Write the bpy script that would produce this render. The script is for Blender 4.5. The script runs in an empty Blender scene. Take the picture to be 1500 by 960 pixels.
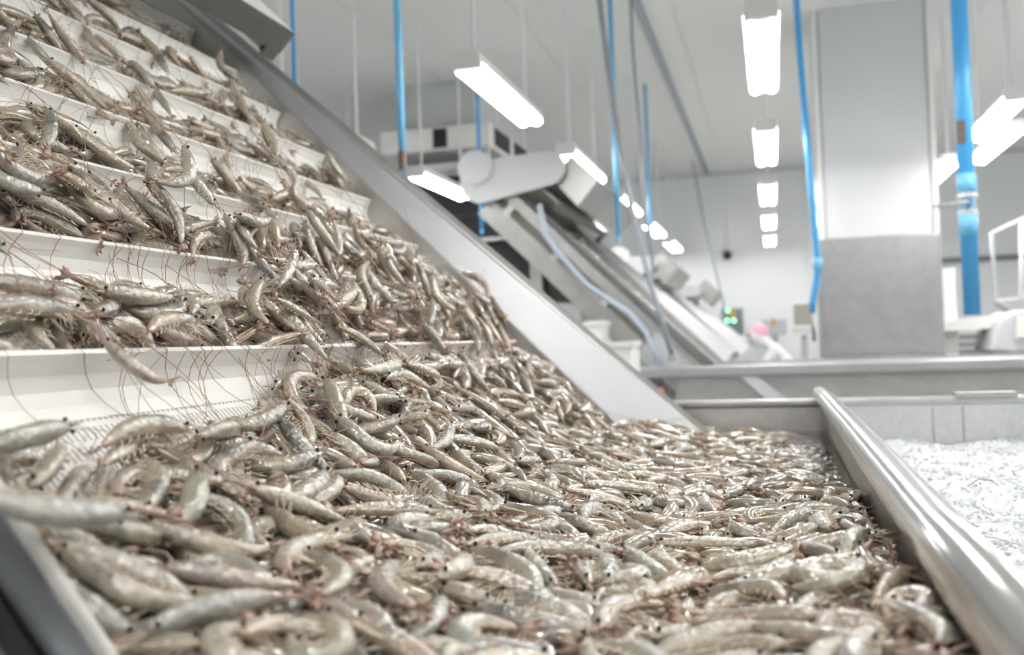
import bpy, math, random
import numpy as np
random.seed(7); RNG = np.random.default_rng(11)
SC = bpy.context.scene
COL = SC.collection
S2 = 2 ** -.5
# ------------------------------------------------------------------ camera
FPX = 1400.0                                   # focal length in pixels of a 1500 px wide frame
YAW, PITCH, ROLL = math.radians(15.276), math.radians(.956), math.radians(2.0)
CAM = np.array([0, 0, 1.5])
FWD = np.array([-math.sin(YAW) * math.cos(PITCH), math.cos(YAW) * math.cos(PITCH), math.sin(PITCH)])
_r = np.array([math.cos(YAW), math.sin(YAW), 0.0]); _u = np.cross(_r, FWD)
RGT = math.cos(ROLL) * _r - math.sin(ROLL) * _u
UPV = math.cos(ROLL) * _u + math.sin(ROLL) * _r
from mathutils import Matrix, Vector
cd = bpy.data.cameras.new('camera'); cam = bpy.data.objects.new('camera', cd); COL.objects.link(cam)
M = Matrix.Identity(4)
for i in range(3):
    M[i][0] = RGT[i]; M[i][1] = UPV[i]; M[i][2] = -FWD[i]; M[i][3] = CAM[i]
cam.matrix_world = M
cd.sensor_width = 36; cd.lens = 36 * FPX / 1500; cd.clip_start = .02; cd.clip_end = 60
cd.dof.use_dof = True; cd.dof.focus_distance = 1.42; cd.dof.aperture_fstop = 3.6
SC.camera = cam
# ------------------------------------------------------------------ world, exposure
W = bpy.data.worlds.new('world'); SC.world = W; W.use_nodes = True
W.node_tree.nodes['Background'].inputs[0].default_value = (.8, .85, .9, 1)
W.node_tree.nodes['Background'].inputs[1].default_value = .3
VS = SC.view_settings
VS.view_transform = 'Standard'; VS.look = 'None'; VS.gamma = 1; VS.use_curve_mapping = False
VS.exposure = 0.0
LAMP_POWER = 23.0

def ray(px, py): return FWD * FPX + RGT * (px - 750) + UPV * (480 - py)
def at(px, py, Y): d = ray(px, py); return CAM + d * (Y / d[1])          # point of the plane at depth Y
def atz(px, py, Z): d = ray(px, py); return CAM + d * ((Z - 1.5) / d[2])
def proj(p):
    d = np.asarray(p) - CAM; w = d @ FWD
    return 750 + FPX * (d @ RGT) / w, 480 - FPX * (d @ UPV) / w, w
# ------------------------------------------------------------------ materials
MATS = {}
def nodes(name):
    m = bpy.data.materials.new(name); m.use_nodes = True; nt = m.node_tree
    return m, nt, nt.nodes['Principled BSDF']
def N(nt, t, **k):
    n = nt.nodes.new(t)
    for a, b in k.items(): setattr(n, a, b)
    return n
def ramp(nt, pts):
    r = nt.nodes.new('ShaderNodeValToRGB'); e = r.color_ramp.elements
    e[0].position, e[0].color = pts[0][0], (*pts[0][1], 1); e[1].position, e[1].color = pts[-1][0], (*pts[-1][1], 1)
    for p, c in pts[1:-1]: x = e.new(p); x.color = (*c, 1)
    return r
def plain(name, col, rough=.5, metal=0, noise=.0, nscale=20, bump=0, coat=0):
    m, nt, b = nodes(name)
    b.inputs['Base Color'].default_value = (*col, 1); b.inputs['Roughness'].default_value = rough; b.inputs['Metallic'].default_value = metal
    b.inputs['Coat Weight'].default_value = coat
    if noise or bump:
        tc = N(nt, 'ShaderNodeTexCoord'); nz = N(nt, 'ShaderNodeTexNoise'); nz.inputs['Scale'].default_value = nscale; nz.inputs['Detail'].default_value = 5
        nt.links.new(tc.outputs['Object'], nz.inputs['Vector'])
        if noise:
            r = ramp(nt, [(.3, tuple(c * (1 - noise) for c in col)), (.7, tuple(min(1, c * (1 + noise)) for c in col))])
            nt.links.new(nz.outputs['Fac'], r.inputs[0]); nt.links.new(r.outputs[0], b.inputs['Base Color'])
        if bump:
            bp = N(nt, 'ShaderNodeBump'); bp.inputs['Strength'].default_value = bump; bp.inputs['Distance'].default_value = .01
            nt.links.new(nz.outputs['Fac'], bp.inputs['Height']); nt.links.new(bp.outputs[0], b.inputs['Normal'])
    MATS[name] = m
    return m
def steel_mat(name, col, rough, stretch=(1, 1, 1), var=.08):
    m, nt, b = nodes(name)
    b.inputs['Metallic'].default_value = 1; b.inputs['Roughness'].default_value = rough
    tc = N(nt, 'ShaderNodeTexCoord'); mp = N(nt, 'ShaderNodeMapping'); mp.inputs['Scale'].default_value = stretch
    nz = N(nt, 'ShaderNodeTexNoise'); nz.inputs['Scale'].default_value = 6; nz.inputs['Detail'].default_value = 6
    nt.links.new(tc.outputs['Object'], mp.inputs[0]); nt.links.new(mp.outputs[0], nz.inputs['Vector'])
    r = ramp(nt, [(.25, tuple(c * (1 - var) for c in col)), (.75, tuple(min(1, c * (1 + var)) for c in col))])
    nt.links.new(nz.outputs['Fac'], r.inputs[0]); nt.links.new(r.outputs[0], b.inputs['Base Color'])
    mr = N(nt, 'ShaderNodeMapRange'); mr.inputs[3].default_value = rough * .8; mr.inputs[4].default_value = rough * 1.25
    nt.links.new(nz.outputs['Fac'], mr.inputs[0]); nt.links.new(mr.outputs[0], b.inputs['Roughness'])
    MATS[name] = m
    return m
STEEL = steel_mat('brushed_steel', (.68, .68, .69), .38, (8, 1, 8))
STEEL_B = steel_mat('satin_steel', (.50, .505, .52), .46, (2, 6, 2), .05)
STEEL_F = steel_mat('flange_steel', (.46, .465, .48), .52, (2, 6, 2), .06)
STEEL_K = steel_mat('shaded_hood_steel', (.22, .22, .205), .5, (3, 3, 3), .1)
STEEL_D = steel_mat('dull_steel', (.50, .495, .48), .45, (3, 3, 3), .1)
STEEL_P = steel_mat('weathered_steel', (.40, .40, .40), .4, (2, 2, 2), .1)
TUBE = steel_mat('polished_tube', (.78, .775, .77), .2, (3, 1, 3), .05)
WEAR = plain('worn_offwhite_plastic', (.55, .54, .50), .5, noise=.15)
STEEL_G = steel_mat('grey_guard_steel', (.30, .31, .33), .4, (3, 3, 3), .1)
WALL = plain('wall_panel_white', (.84, .86, .88), .35)
CEIL = plain('ceiling_grey', (.78, .79, .775), .5)
FLOOR = plain('wet_floor', (.45, .46, .46), .25, noise=.1, nscale=3)
PILW = plain('pillar_white', (.68, .69, .72), .3)
WHITE = plain('white_plastic', (.86, .86, .84), .4)
BLACK = plain('black_rubber', (.015, .015, .016), .5)
DARK = plain('dark_opening', (.02, .022, .025), .6)
GREYP = plain('grey_plastic', (.22, .23, .25), .4)
PALEG = plain('pale_grey_paint', (.62, .63, .65), .4)
BLUE = plain('blue_hose', (.08, .42, .84), .35)
LBLUE = plain('light_blue_hose', (.20, .57, .90), .35)
CABLE = plain('grey_cable', (.34, .37, .42), .5)
HOSE = plain('pale_hose', (.46, .54, .64), .35)
BROWN = plain('brown_tag', (.16, .11, .09), .6)
RODW = plain('white_rod', (.80, .81, .82), .4)
ORANGE = plain('orange_plastic', (.75, .12, .03), .4)
YELLOW = plain('yellow_label', (.7, .42, .08), .5)
COAT = plain('white_cotton', (.80, .78, .82), .9, noise=.05, nscale=8)
PINK = plain('pink_cap', (.85, .42, .58), .8)
SKIN = plain('skin', (.55, .33, .24), .5)
def emit(name, col, s):
    m, nt, b = nodes(name); b.inputs['Base Color'].default_value = (.9, .9, .9, 1)
    b.inputs['Emission Color'].default_value = (*col, 1); b.inputs['Emission Strength'].default_value = s
    return m
TUBE_LIGHT = emit('fluorescent_tube', (1.0, .985, .95), LAMP_POWER)
GREEN_LED = emit('green_indicator', (.05, 1, .35), 2.5)

def belt_mat():
    m, nt, b = nodes('perforated_belt'); b.inputs['Roughness'].default_value = .35
    uv = N(nt, 'ShaderNodeUVMap'); sp = N(nt, 'ShaderNodeSeparateXYZ'); nt.links.new(uv.outputs[0], sp.inputs[0])
    def band(sock, period, duty):
        a = N(nt, 'ShaderNodeMath', operation='DIVIDE'); a.inputs[1].default_value = period; nt.links.new(sock, a.inputs[0])
        f = N(nt, 'ShaderNodeMath', operation='FRACT'); nt.links.new(a.outputs[0], f.inputs[0])
        l = N(nt, 'ShaderNodeMath', operation='LESS_THAN'); l.inputs[1].default_value = duty; nt.links.new(f.outputs[0], l.inputs[0])
        return l.outputs[0]
    x = N(nt, 'ShaderNodeMath', operation='MULTIPLY')
    nt.links.new(band(sp.outputs[0], .0095, .5), x.inputs[0]); nt.links.new(band(sp.outputs[1], .0265, .72), x.inputs[1])
    mx = N(nt, 'ShaderNodeMix', data_type='RGBA'); mx.inputs['A'].default_value = (.86, .855, .82, 1); mx.inputs['B'].default_value = (.50, .49, .46, 1)
    nt.links.new(x.outputs[0], mx.inputs['Factor']); nt.links.new(mx.outputs['Result'], b.inputs['Base Color'])
    bp = N(nt, 'ShaderNodeBump', invert=True); bp.inputs['Strength'].default_value = .5; bp.inputs['Distance'].default_value = .003
    nt.links.new(x.outputs[0], bp.inputs['Height']); nt.links.new(bp.outputs[0], b.inputs['Normal'])
    return m
BELT = belt_mat()
FLIGHT = plain('white_flight_plastic', (.86, .85, .81), .3)

def shell_mat(name, rand):
    """wet shrimp shell: u runs head to tail along the body"""
    m, nt, b = nodes(name); L = nt.links.new
    if rand == 'object': a = N(nt, 'ShaderNodeAttribute'); a.attribute_name = 'tint'; a.attribute_type = 'OBJECT'; r = a.outputs['Fac']
    else:
        a = N(nt, 'ShaderNodeAttribute'); a.attribute_name = 'tint'; r = a.outputs['Fac']
    uv = N(nt, 'ShaderNodeUVMap'); sp = N(nt, 'ShaderNodeSeparateXYZ'); L(uv.outputs[0], sp.inputs[0]); u = sp.outputs[0]
    base = ramp(nt, [(0, (.33, .32, .235)), (.2, (.45, .37, .26)), (.4, (.38, .375, .325)), (.6, (.47, .365, .24)), (.8, (.30, .30, .265)), (1, (.47, .345, .275))]); L(r, base.inputs[0])
    # second random value
    w = N(nt, 'ShaderNodeMath', operation='MULTIPLY'); w.inputs[1].default_value = 37.7; L(r, w.inputs[0])
    w2 = N(nt, 'ShaderNodeMath', operation='FRACT'); L(w.outputs[0], w2.inputs[0])
    dark = ramp(nt, [(0, (.35,) * 3), (.08, (.2,) * 3), (.20, (.85,) * 3), (.36, (1,) * 3), (.41, (.25,) * 3), (.5, (.1,) * 3), (.62, (.3,) * 3), (.68, (.0,) * 3), (.9, (.05,) * 3), (1, (.5,) * 3)]); L(u, dark.inputs[0])
    tc = N(nt, 'ShaderNodeTexCoord'); nz = N(nt, 'ShaderNodeTexNoise'); nz.inputs['Scale'].default_value = 9 if rand == 'object' else 60; nz.inputs['Detail'].default_value = 4
    L(tc.outputs['Object'], nz.inputs['Vector'])
    d = N(nt, 'ShaderNodeMath', operation='MULTIPLY'); L(dark.outputs[0], d.inputs[0]); L(w2.outputs[0], d.inputs[1])
    d2 = N(nt, 'ShaderNodeMath', operation='MULTIPLY_ADD'); L(nz.outputs['Fac'], d2.inputs[0]); d2.inputs[1].default_value = .75; d2.inputs[2].default_value = -.33
    d3 = N(nt, 'ShaderNodeMath', operation='ADD', use_clamp=True); L(d.outputs[0], d3.inputs[0]); L(d2.outputs[0], d3.inputs[1])
    mx = N(nt, 'ShaderNodeMix', data_type='RGBA'); L(d3.outputs[0], mx.inputs['Factor']); L(base.outputs[0], mx.inputs['A']); mx.inputs['B'].default_value = (.085, .083, .070, 1)
    # abdomen segment lines
    s1 = N(nt, 'ShaderNodeMath', operation='MULTIPLY_ADD'); L(u, s1.inputs[0]); s1.inputs[1].default_value = 10.3; s1.inputs[2].default_value = -4.2
    s2 = N(nt, 'ShaderNodeMath', operation='FRACT'); L(s1.outputs[0], s2.inputs[0])
    sr = ramp(nt, [(0, (.80,) * 3), (.12, (1,) * 3), (.6, (.96,) * 3), (.88, (.92,) * 3), (1, (.74,) * 3)]); L(s2.outputs[0], sr.inputs[0])
    gt = N(nt, 'ShaderNodeMath', operation='GREATER_THAN'); L(u, gt.inputs[0]); gt.inputs[1].default_value = .4
    mm = N(nt, 'ShaderNodeMix', data_type='RGBA', blend_type='MULTIPLY'); L(gt.outputs[0], mm.inputs['Factor']); L(mx.outputs['Result'], mm.inputs['A']); L(sr.outputs[0], mm.inputs['B'])
    # pinkish rear end
    tr = ramp(nt, [(0, (.35,) * 3), (.07, (0,) * 3), (.82, (0,) * 3), (1, (.6,) * 3)]); L(u, tr.inputs[0])
    tm = N(nt, 'ShaderNodeMix', data_type='RGBA'); L(tr.outputs[0], tm.inputs['Factor']); L(mm.outputs['Result'], tm.inputs['A']); tm.inputs['B'].default_value = (.48, .27, .21, 1)
    # yellowish belly: v is 0 along the back and .5 along the belly
    v1 = N(nt, 'ShaderNodeMath', operation='MULTIPLY_ADD'); L(sp.outputs[1], v1.inputs[0]); v1.inputs[1].default_value = 2; v1.inputs[2].default_value = -1
    v2 = N(nt, 'ShaderNodeMath', operation='ABSOLUTE'); L(v1.outputs[0], v2.inputs[0])
    vr = ramp(nt, [(0, (.55,) * 3), (.3, (.25,) * 3), (.55, (0,) * 3), (1, (0,) * 3)]); L(v2.outputs[0], vr.inputs[0])
    vm = N(nt, 'ShaderNodeMix', data_type='RGBA'); L(vr.outputs[0], vm.inputs['Factor']); L(tm.outputs['Result'], vm.inputs['A']); vm.inputs['B'].default_value = (.52, .40, .26, 1)
    L(vm.outputs['Result'], b.inputs['Base Color'])
    b.inputs['Roughness'].default_value = .2; b.inputs['Specular IOR Level'].default_value = .7
    b.inputs['Coat Weight'].default_value = 1; b.inputs['Coat Roughness'].default_value = .05; b.inputs['Coat IOR'].default_value = 1.9
    b.inputs['Subsurface Weight'].default_value = .15; b.inputs['Subsurface Scale'].default_value = .006; b.inputs['Subsurface Radius'].default_value = (1, .85, .65)
    nz2 = N(nt, 'ShaderNodeTexNoise'); nz2.inputs['Scale'].default_value = 20 if rand == 'object' else 130; nz2.inputs['Detail'].default_value = 3
    L(tc.outputs['Object'], nz2.inputs['Vector'])
    bp = N(nt, 'ShaderNodeBump'); bp.inputs['Strength'].default_value = .3; bp.inputs['Distance'].default_value = .012 if rand == 'object' else .002
    L(nz2.outputs['Fac'], bp.inputs['Height']); L(bp.outputs[0], b.inputs['Normal']); L(bp.outputs[0], b.inputs['Coat Normal'])
    return m
SHELL = shell_mat('shrimp_shell', 'object'); SHELL_M = shell_mat('shrimp_shell_mass', 'attr')
EYE = plain('shrimp_eye', (.008, .008, .01), .1)
WHISK = plain('shrimp_whisker', (.36, .19, .15), .4)
LEGM = plain('shrimp_leg', (.70, .60, .48), .4)
def tail_mat():
    m, nt, b = nodes('shrimp_tail_fan'); L = nt.links.new
    uv = N(nt, 'ShaderNodeUVMap'); sp = N(nt, 'ShaderNodeSeparateXYZ'); L(uv.outputs[0], sp.inputs[0])
    r = ramp(nt, [(0, (.52, .44, .34)), (.55, (.50, .38, .30)), (.85, (.38, .18, .14)), (1, (.20, .06, .06))]); L(sp.outputs[0], r.inputs[0]); L(r.outputs[0], b.inputs['Base Color'])
    b.inputs['Roughness'].default_value = .25; b.inputs['Coat Weight'].default_value = .4
    return m
TAIL = tail_mat()
def water_mat():
    m, nt, b = nodes('clear_water'); L = nt.links.new
    tr = N(nt, 'ShaderNodeBsdfTransparent'); tr.inputs[0].default_value = (.80, .77, .72, 1)
    gl = N(nt, 'ShaderNodeBsdfGlossy'); gl.inputs['Roughness'].default_value = .03
    fr = N(nt, 'ShaderNodeFresnel'); fr.inputs[0].default_value = 1.33
    tc = N(nt, 'ShaderNodeTexCoord'); nz = N(nt, 'ShaderNodeTexNoise'); nz.inputs['Scale'].default_value = 22; nz.inputs['Detail'].default_value = 3
    L(tc.outputs['Object'], nz.inputs['Vector'])
    bp = N(nt, 'ShaderNodeBump'); bp.inputs['Strength'].default_value = .6; bp.inputs['Distance'].default_value = .02; L(nz.outputs['Fac'], bp.inputs['Height'])
    L(bp.outputs[0], gl.inputs['Normal']); L(bp.outputs[0], fr.inputs['Normal'])
    mx = N(nt, 'ShaderNodeMixShader'); L(fr.outputs[0], mx.inputs[0]); L(tr.outputs[0], mx.inputs[1]); L(gl.outputs[0], mx.inputs[2])
    L(mx.outputs[0], nt.nodes['Material Output'].inputs[0])
    return m
WATER = water_mat()
ICE = plain('crushed_ice', (.76, .78, .81), .25, noise=.05, nscale=30)
# ------------------------------------------------------------------ mesh helpers
class MB:
    def __init__(s): s.v = []; s.f = []
    def add(s, vs, fs):
        o = len(s.v); s.v += [tuple(map(float, p)) for p in vs]; s.f += [tuple(i + o for i in f) for f in fs]; return s
    def hexa(s, p):      # 8 points: bottom 4 ccw, top 4 ccw
        return s.add(p, [(3, 2, 1, 0), (4, 5, 6, 7), (0, 1, 5, 4), (1, 2, 6, 5), (2, 3, 7, 6), (3, 0, 4, 7)])
    def box(s, a, b, f=lambda x, y, z: (x, y, z)):
        (x0, y0, z0), (x1, y1, z1) = a, b
        return s.hexa([f(x0, y0, z0), f(x1, y0, z0), f(x1, y1, z0), f(x0, y1, z0), f(x0, y0, z1), f(x1, y0, z1), f(x1, y1, z1), f(x0, y1, z1)])
    def prism(s, poly, y0, y1, f=lambda a, y, b: (a, y, b)):
        n = len(poly)
        vs = [f(a, y0, b) for a, b in poly] + [f(a, y1, b) for a, b in poly]
        return s.add(vs, [tuple(range(n)), tuple(range(2 * n - 1, n - 1, -1))] + [(i, n + i, n + (i + 1) % n, (i + 1) % n) for i in range(n)])
    def tube(s, pts, r, k=8, cap=True):
        pts = [np.asarray(p, float) for p in pts]; n = len(pts); rs = r if hasattr(r, '__len__') else [r] * n
        vs = []; ref = None
        for i, p in enumerate(pts):
            t = pts[min(i + 1, n - 1)] - pts[max(i - 1, 0)]; t /= np.linalg.norm(t) + 1e-12
            if ref is None: ref = np.array([0, 0, 1.]) if abs(t[2]) < .8 else np.array([1., 0, 0])
            a = ref - t * (ref @ t); a /= np.linalg.norm(a) + 1e-12; b = np.cross(t, a); ref = a
            for j in range(k):
                an = 2 * math.pi * j / k; vs.append(p + rs[i] * (a * math.cos(an) + b * math.sin(an)))
        fs = [(i * k + j, i * k + (j + 1) % k, (i + 1) * k + (j + 1) % k, (i + 1) * k + j) for i in range(n - 1) for j in range(k)]
        if cap: fs += [tuple(range(k - 1, -1, -1)), tuple((n - 1) * k + j for j in range(k))]
        return s.add(vs, fs)
    def ball(s, c, r, seg=8, rings=5):
        rr = r if hasattr(r, '__len__') else (r, r, r)
        vs = [(c[0], c[1], c[2] + rr[2])]
        for i in range(1, rings):
            th = math.pi * i / rings
            vs += [(c[0] + rr[0] * math.sin(th) * math.cos(2 * math.pi * j / seg), c[1] + rr[1] * math.sin(th) * math.sin(2 * math.pi * j / seg), c[2] + rr[2] * math.cos(th)) for j in range(seg)]
        vs.append((c[0], c[1], c[2] - rr[2])); e = len(vs) - 1
        fs = [(0, 1 + j, 1 + (j + 1) % seg) for j in range(seg)] + [(e, 1 + (rings - 2) * seg + (j + 1) % seg, 1 + (rings - 2) * seg + j) for j in range(seg)]
        fs += [(1 + i * seg + j, 1 + (i + 1) * seg + j, 1 + (i + 1) * seg + (j + 1) % seg, 1 + i * seg + (j + 1) % seg) for i in range(rings - 2) for j in range(seg)]
        return s.add(vs, fs)
    def mesh(s, name, mat, off=(0, 0, 0), smooth=False, uv=None):
        me = bpy.data.meshes.new(name)
        me.from_pydata([(x - off[0], y - off[1], z - off[2]) for x, y, z in s.v], [], s.f)
        if mat: me.materials.append(mat)
        if uv is not None:
            l = me.uv_layers.new(name='UVMap'); idx = np.empty(len(me.loops), int); me.loops.foreach_get('vertex_index', idx)
            l.data.foreach_set('uv', np.asarray(uv, float)[idx].ravel())
        me.polygons.foreach_set('use_smooth', [smooth] * len(me.polygons)); me.update()
        return me
def root(name, loc, label, cat, group=None):
    o = bpy.data.objects.new(name, None); o.empty_display_size = .1; COL.objects.link(o); o.location = loc
    tag(o, label, cat, group); return o
def tag(o, label, cat, group=None):
    o['label'] = label; o['category'] = cat
    if group: o['group'] = group
    return o
def part(name, mb, mat, parent=None, smooth=False, bevel=0, kind=None, label=None):
    off = np.zeros(3); q = parent
    while q is not None: off += np.array(q.location); q = q.parent
    o = bpy.data.objects.new(name, mb.mesh(name, mat, off, smooth)); COL.objects.link(o)
    if parent is not None: o.parent = parent
    if bevel:
        b = o.modifiers.new('bevel', 'BEVEL'); b.width = bevel; b.segments = 2; b.limit_method = 'ANGLE'
    if kind: o['kind'] = kind
    if label: o['label'] = label
    return o
def struct(name, mb, mat, parent=None, **k):
    return part(name, mb, mat, parent, kind='structure', **k)
# ------------------------------------------------------------------ room
XL, XR, YN, YF, ZC = -6.5, 5.2, -4.0, 15.2, 4.05
struct('floor', MB().box((XL, YN, -.1), (XR, YF, 0)), FLOOR)
ceil = struct('ceiling', MB().box((XL, YN, ZC + .01), (XR, YF, ZC + .11)), CEIL)
for k in range(10):
    x0 = XL + 1.17 * k
    part('ceiling_panel', MB().box((x0 + .006, YN, ZC), (x0 + 1.164, YF, ZC + .012)), CEIL, ceil)
wf = struct('wall_far', MB().box((XL, YF + .02, 0), (XR, YF + .12, ZC)), WALL)
for k in range(10):
    x0 = XL + 1.17 * k
    part('wall_panel', MB().box((x0 + .008, YF, 0), (x0 + 1.162, YF + .021, ZC)), WALL, wf)
struct('wall_left', MB().box((XL - .1, YN, 0), (XL, YF, ZC)), WALL)
struct('wall_right', MB().box((XR, YN, 0), (XR + .1, YF, ZC)), WALL)
struct('wall_near', MB().box((XL, YN - .1, 0), (XR, YN, ZC)), WALL)
struct('trim_1', MB().box((-2.2, YF - .05, ZC - .05), (XR, YF, ZC)), PALEG)
struct('trim_2', MB().box((1.2, YF - .06, 2.45), (XR, YF, 2.53)), GREYP)
struct('baseboard_far', MB().box((XL, YF - .03, 0), (XR, YF, .12)), STEEL_D)
struct('trim_3', MB().box((-.93, 4, ZC - .03), (-.87, YF - .06, ZC)), CABLE)
# pillar: white with corner guards, steel cladding below
px0, px1, py0, py1 = .388, 1.248, 7.9, 8.7
pil = struct('pillar', MB().box((px0 + .04, py0 + .04, 0), (px1 - .04, py1 - .04, ZC)), PILW)
part('white_facing', MB().prism([(px0, py1), (px0, py0 + .05), (px0 + .05, py0), (px1 - .05, py0), (px1, py0 + .05), (px1, py1)], 2.235, ZC, lambda a, y, b: (a, b, y)), PILW, pil)
part('steel_cladding', MB().box((px0 - .012, py0 - .012, 0), (px1 + .012, py1, 2.235)), STEEL_P, pil, bevel=.01, label='brushed steel cladding around the pillar foot')
for x in (px0 - .005, px1 - .03): part('corner_guard', MB().box((x, py0 - .008, 2.235), (x + .035, py0 + .03, ZC)), WHITE, pil)
# ------------------------------------------------------------------ lamps
LZ = 2.84
lamp_proto = None
def lamp(x, y, label):
    global lamp_proto
    if lamp_proto is None:
        r = root('fluorescent_light', (0, 0, 0), label, 'ceiling light', 'twin tube lights under the ceiling')
        part('housing', MB().prism([(-.075, .0), (-.06, .055), (.06, .055), (.075, .0), (.07, .0), (.02, .02), (-.02, .02), (-.07, .0)], -.64, .64), WHITE, r)
        for s in (-1, 1):
            part('tube', MB().tube([(s * .042, -.6, -.012), (s * .042, .6, -.012)], .030, 10), TUBE_LIGHT, r, True)
            part('end_cap', MB().box((-.07, s * .625 - .02, -.03), (.07, s * .625 + .02, .03)), WHITE, r)
            part('hanger_rod', MB().tube([(0, s * .5, .05), (0, s * .5, ZC - LZ)], .011, 6), RODW, r)
        lamp_proto = r; o = r
    else:
        o = lamp_proto.copy(); COL.objects.link(o); o['label'] = label
        for c in lamp_proto.children:
            d = c.copy(); COL.objects.link(d); d.parent = o
    o.location = (x, y, LZ); return o
LAMPS = []
ORD = ['nearest', 'second', 'third', 'fourth', 'fifth', 'sixth']
for x, ys, row in [(.0, [4.72, 7.0, 9.33, 11.6, 13.9], 'in the row beside the pillar'),
                   (-1.36, [4.95, 7.2, 9.47, 11.75, 14.0], 'in the row above the rear conveyors'),
                   (-2.62, [5.35, 7.55, 9.8, 12.1], 'in the row left of the rear conveyors'),
                   (1.42, [6.75, 8.9, 11.2, 13.4], 'in the row right of the pillar')]:
    for i, y in enumerate(ys): lamp(x, y, f'{ORD[i]} lit twin tube ceiling light {row}')
lamp(1.62, 7.75, 'lit twin tube light close beside the row right of the pillar')
for x, y in [(.0, 2.43), (.0, .1), (0, -2.2), (1.42, 4.5), (1.42, 2.2), (1.42, -.1), (2.9, 5.5), (2.9, 3.2), (2.9, 1.0), (2.9, -1.4), (-1.5, -1.6), (-3.9, 4.3), (-3.9, 1.8), (-3.0, -1.8), (-3.9, 8.0), (2.9, 7.75), (3.0, 10.0), (4.4, 8.0), (4.4, 10.2), (4.4, 5.5)]:  # the two rows furthest right are unseen, added to light room and wall
    row = {0: 'in the pillar row', 1.42: 'in the row right of the pillar', 2.9: 'in added second row right of the pillar', 3.0: 'in added second row right of the pillar', 4.4: 'in the added rightmost row', -1.5: 'above the conveyor head', -3.9: 'in the leftmost row', -3.0: 'behind the conveyor head'}[x]
    far = 'level with the feed machine' if y > 7 and y < 9 else 'beyond the pillar' if y >= 9 else 'before the rear tank' if y > 5 else 'past the near tank' if y > 4 else 'over the near tank end' if y > 3 else 'over the near tank middle' if y > 1.5 else 'over the near tank front' if y > -.5 else 'behind the viewer'
    lamp(x, y, f'lit ceiling light {row} {far}')
# ------------------------------------------------------------------ main conveyor (45 degrees; s runs up the belt, n away from it)
def C(s, y, n, o=.806): return np.array([(-s + n) * S2, y, (s + n) * S2 + o])
def fC(s, y, n): return tuple(C(s, y, n))
def sn_of(x, z, o=.806): return ((z - o) - x) * S2, ((z - o) + x) * S2
NB, NT = -.07, -.02                                  # belt surface, flight tips
YB0, YB1 = .56, 2.72
conv = root('inclined_conveyor', tuple(C(.3, 1.6, -.6)), 'large steel conveyor with stepped white belt rising out of the shrimp tank', 'conveyor')
bm = MB(); svals = np.linspace(.25, 2.75, 11); uvs = []
for s in svals:
    for y in (YB0, YB1): bm.v.append(fC(s, y, NB)); uvs.append((y, s))
bm.f = [(2 * i, 2 * i + 1, 2 * i + 3, 2 * i + 2) for i in range(10)]
o = bpy.data.objects.new('belt', bm.mesh('belt', BELT, np.array(conv.location), uv=uvs)); COL.objects.link(o); o.parent = conv
sd = o.modifiers.new('thickness', 'SOLIDIFY'); sd.thickness = .012; sd.offset = -1
FL0, FLP = 1.012, .2115
FLS = [FL0 + FLP * k for k in range(-3, 8)]
for s in FLS:
    prof = [(s - .055, NB + .001), (s - .036, NB + .003), (s - .02, NB + .010), (s - .009, NB + .024), (s - .004, NB + .040), (s - .003, NT), (s + .003, NT + .001), (s + .005, NB + .03), (s + .008, NB + .001)]
    part('flight', MB().prism(prof, YB0, YB1, fC), FLIGHT, conv, bevel=0)
part('side_wall', MB().box((.2, YB1 + .004, NB - .1), (2.8, YB1 + .016, .004), fC), STEEL_D, conv)
# outer flared plate with a folded edge
def strip(a0, a1, b0, b1, t):
    p = [np.asarray(q) for q in (a0, a1, b1, b0)]; nrm = np.cross(p[1] - p[0], p[3] - p[0]); nrm /= np.linalg.norm(nrm)
    return MB().hexa([*p, *[q + nrm * t for q in p]])
sa, sb = .28, 2.80
nb_ = lambda s: .165 - .0555 * s
part('side_flange', strip(C(sa, YB1 + .02, .0), C(sb, YB1 + .02, .0), C(sa, YB1 + .125, nb_(sa)), C(sb, YB1 + .125, nb_(sb)), -.008), STEEL_F, conv, label='bright flared steel side plate')
part('flange_lip', strip(C(sa, YB1 + .118, nb_(sa)), C(sb, YB1 + .118, nb_(sb)), C(sa, YB1 + .150, nb_(sa) - .004), C(sb, YB1 + .150, nb_(sb) - .004), -.02), STEEL_D, conv)
part('frame_beam', MB().box((.1, YB1 + .03, -.28), (2.8, YB1 + .09, -.1), fC), STEEL_D, conv)
part('head_roller', MB().tube([C(2.76, YB0, NB - .07), C(2.76, YB1, NB - .07)], .07, 16), STEEL, conv, True)
# near side guard
G0, G1 = -.1, 2.7
def fG(s, y, n): return fC(s, y, n + .115 * (min(s, .84) - .773))
for ga, gb in ((.1, .84), (.84, 2.7)):
    part('wear_strip', MB().box((ga, YB0 - .008, NB - .03), (gb, YB0, .052), fG), WEAR, conv, bevel=.003, label='off-white plastic wear strip along the near edge')
    gp = [(YB0 - .009 - .010 * math.sin(t), .043 - .036 * t / math.pi) for t in np.linspace(0, math.pi, 12)]
    part('near_side_beam', MB().prism(gp, ga, gb, lambda a, s, b: fG(s, a, b)), STEEL_G, conv, True)
    part('black_strip', MB().box((ga, YB0 - .016, -.012), (gb, YB0 - .009, .009), fG), BLACK, conv)  # plain black strip across the gap between beam and plate
    part('near_side_plate', MB().box((ga, YB0 - .018, -.30), (gb, YB0 - .011, -.011), fG), STEEL_G, conv)
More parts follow.
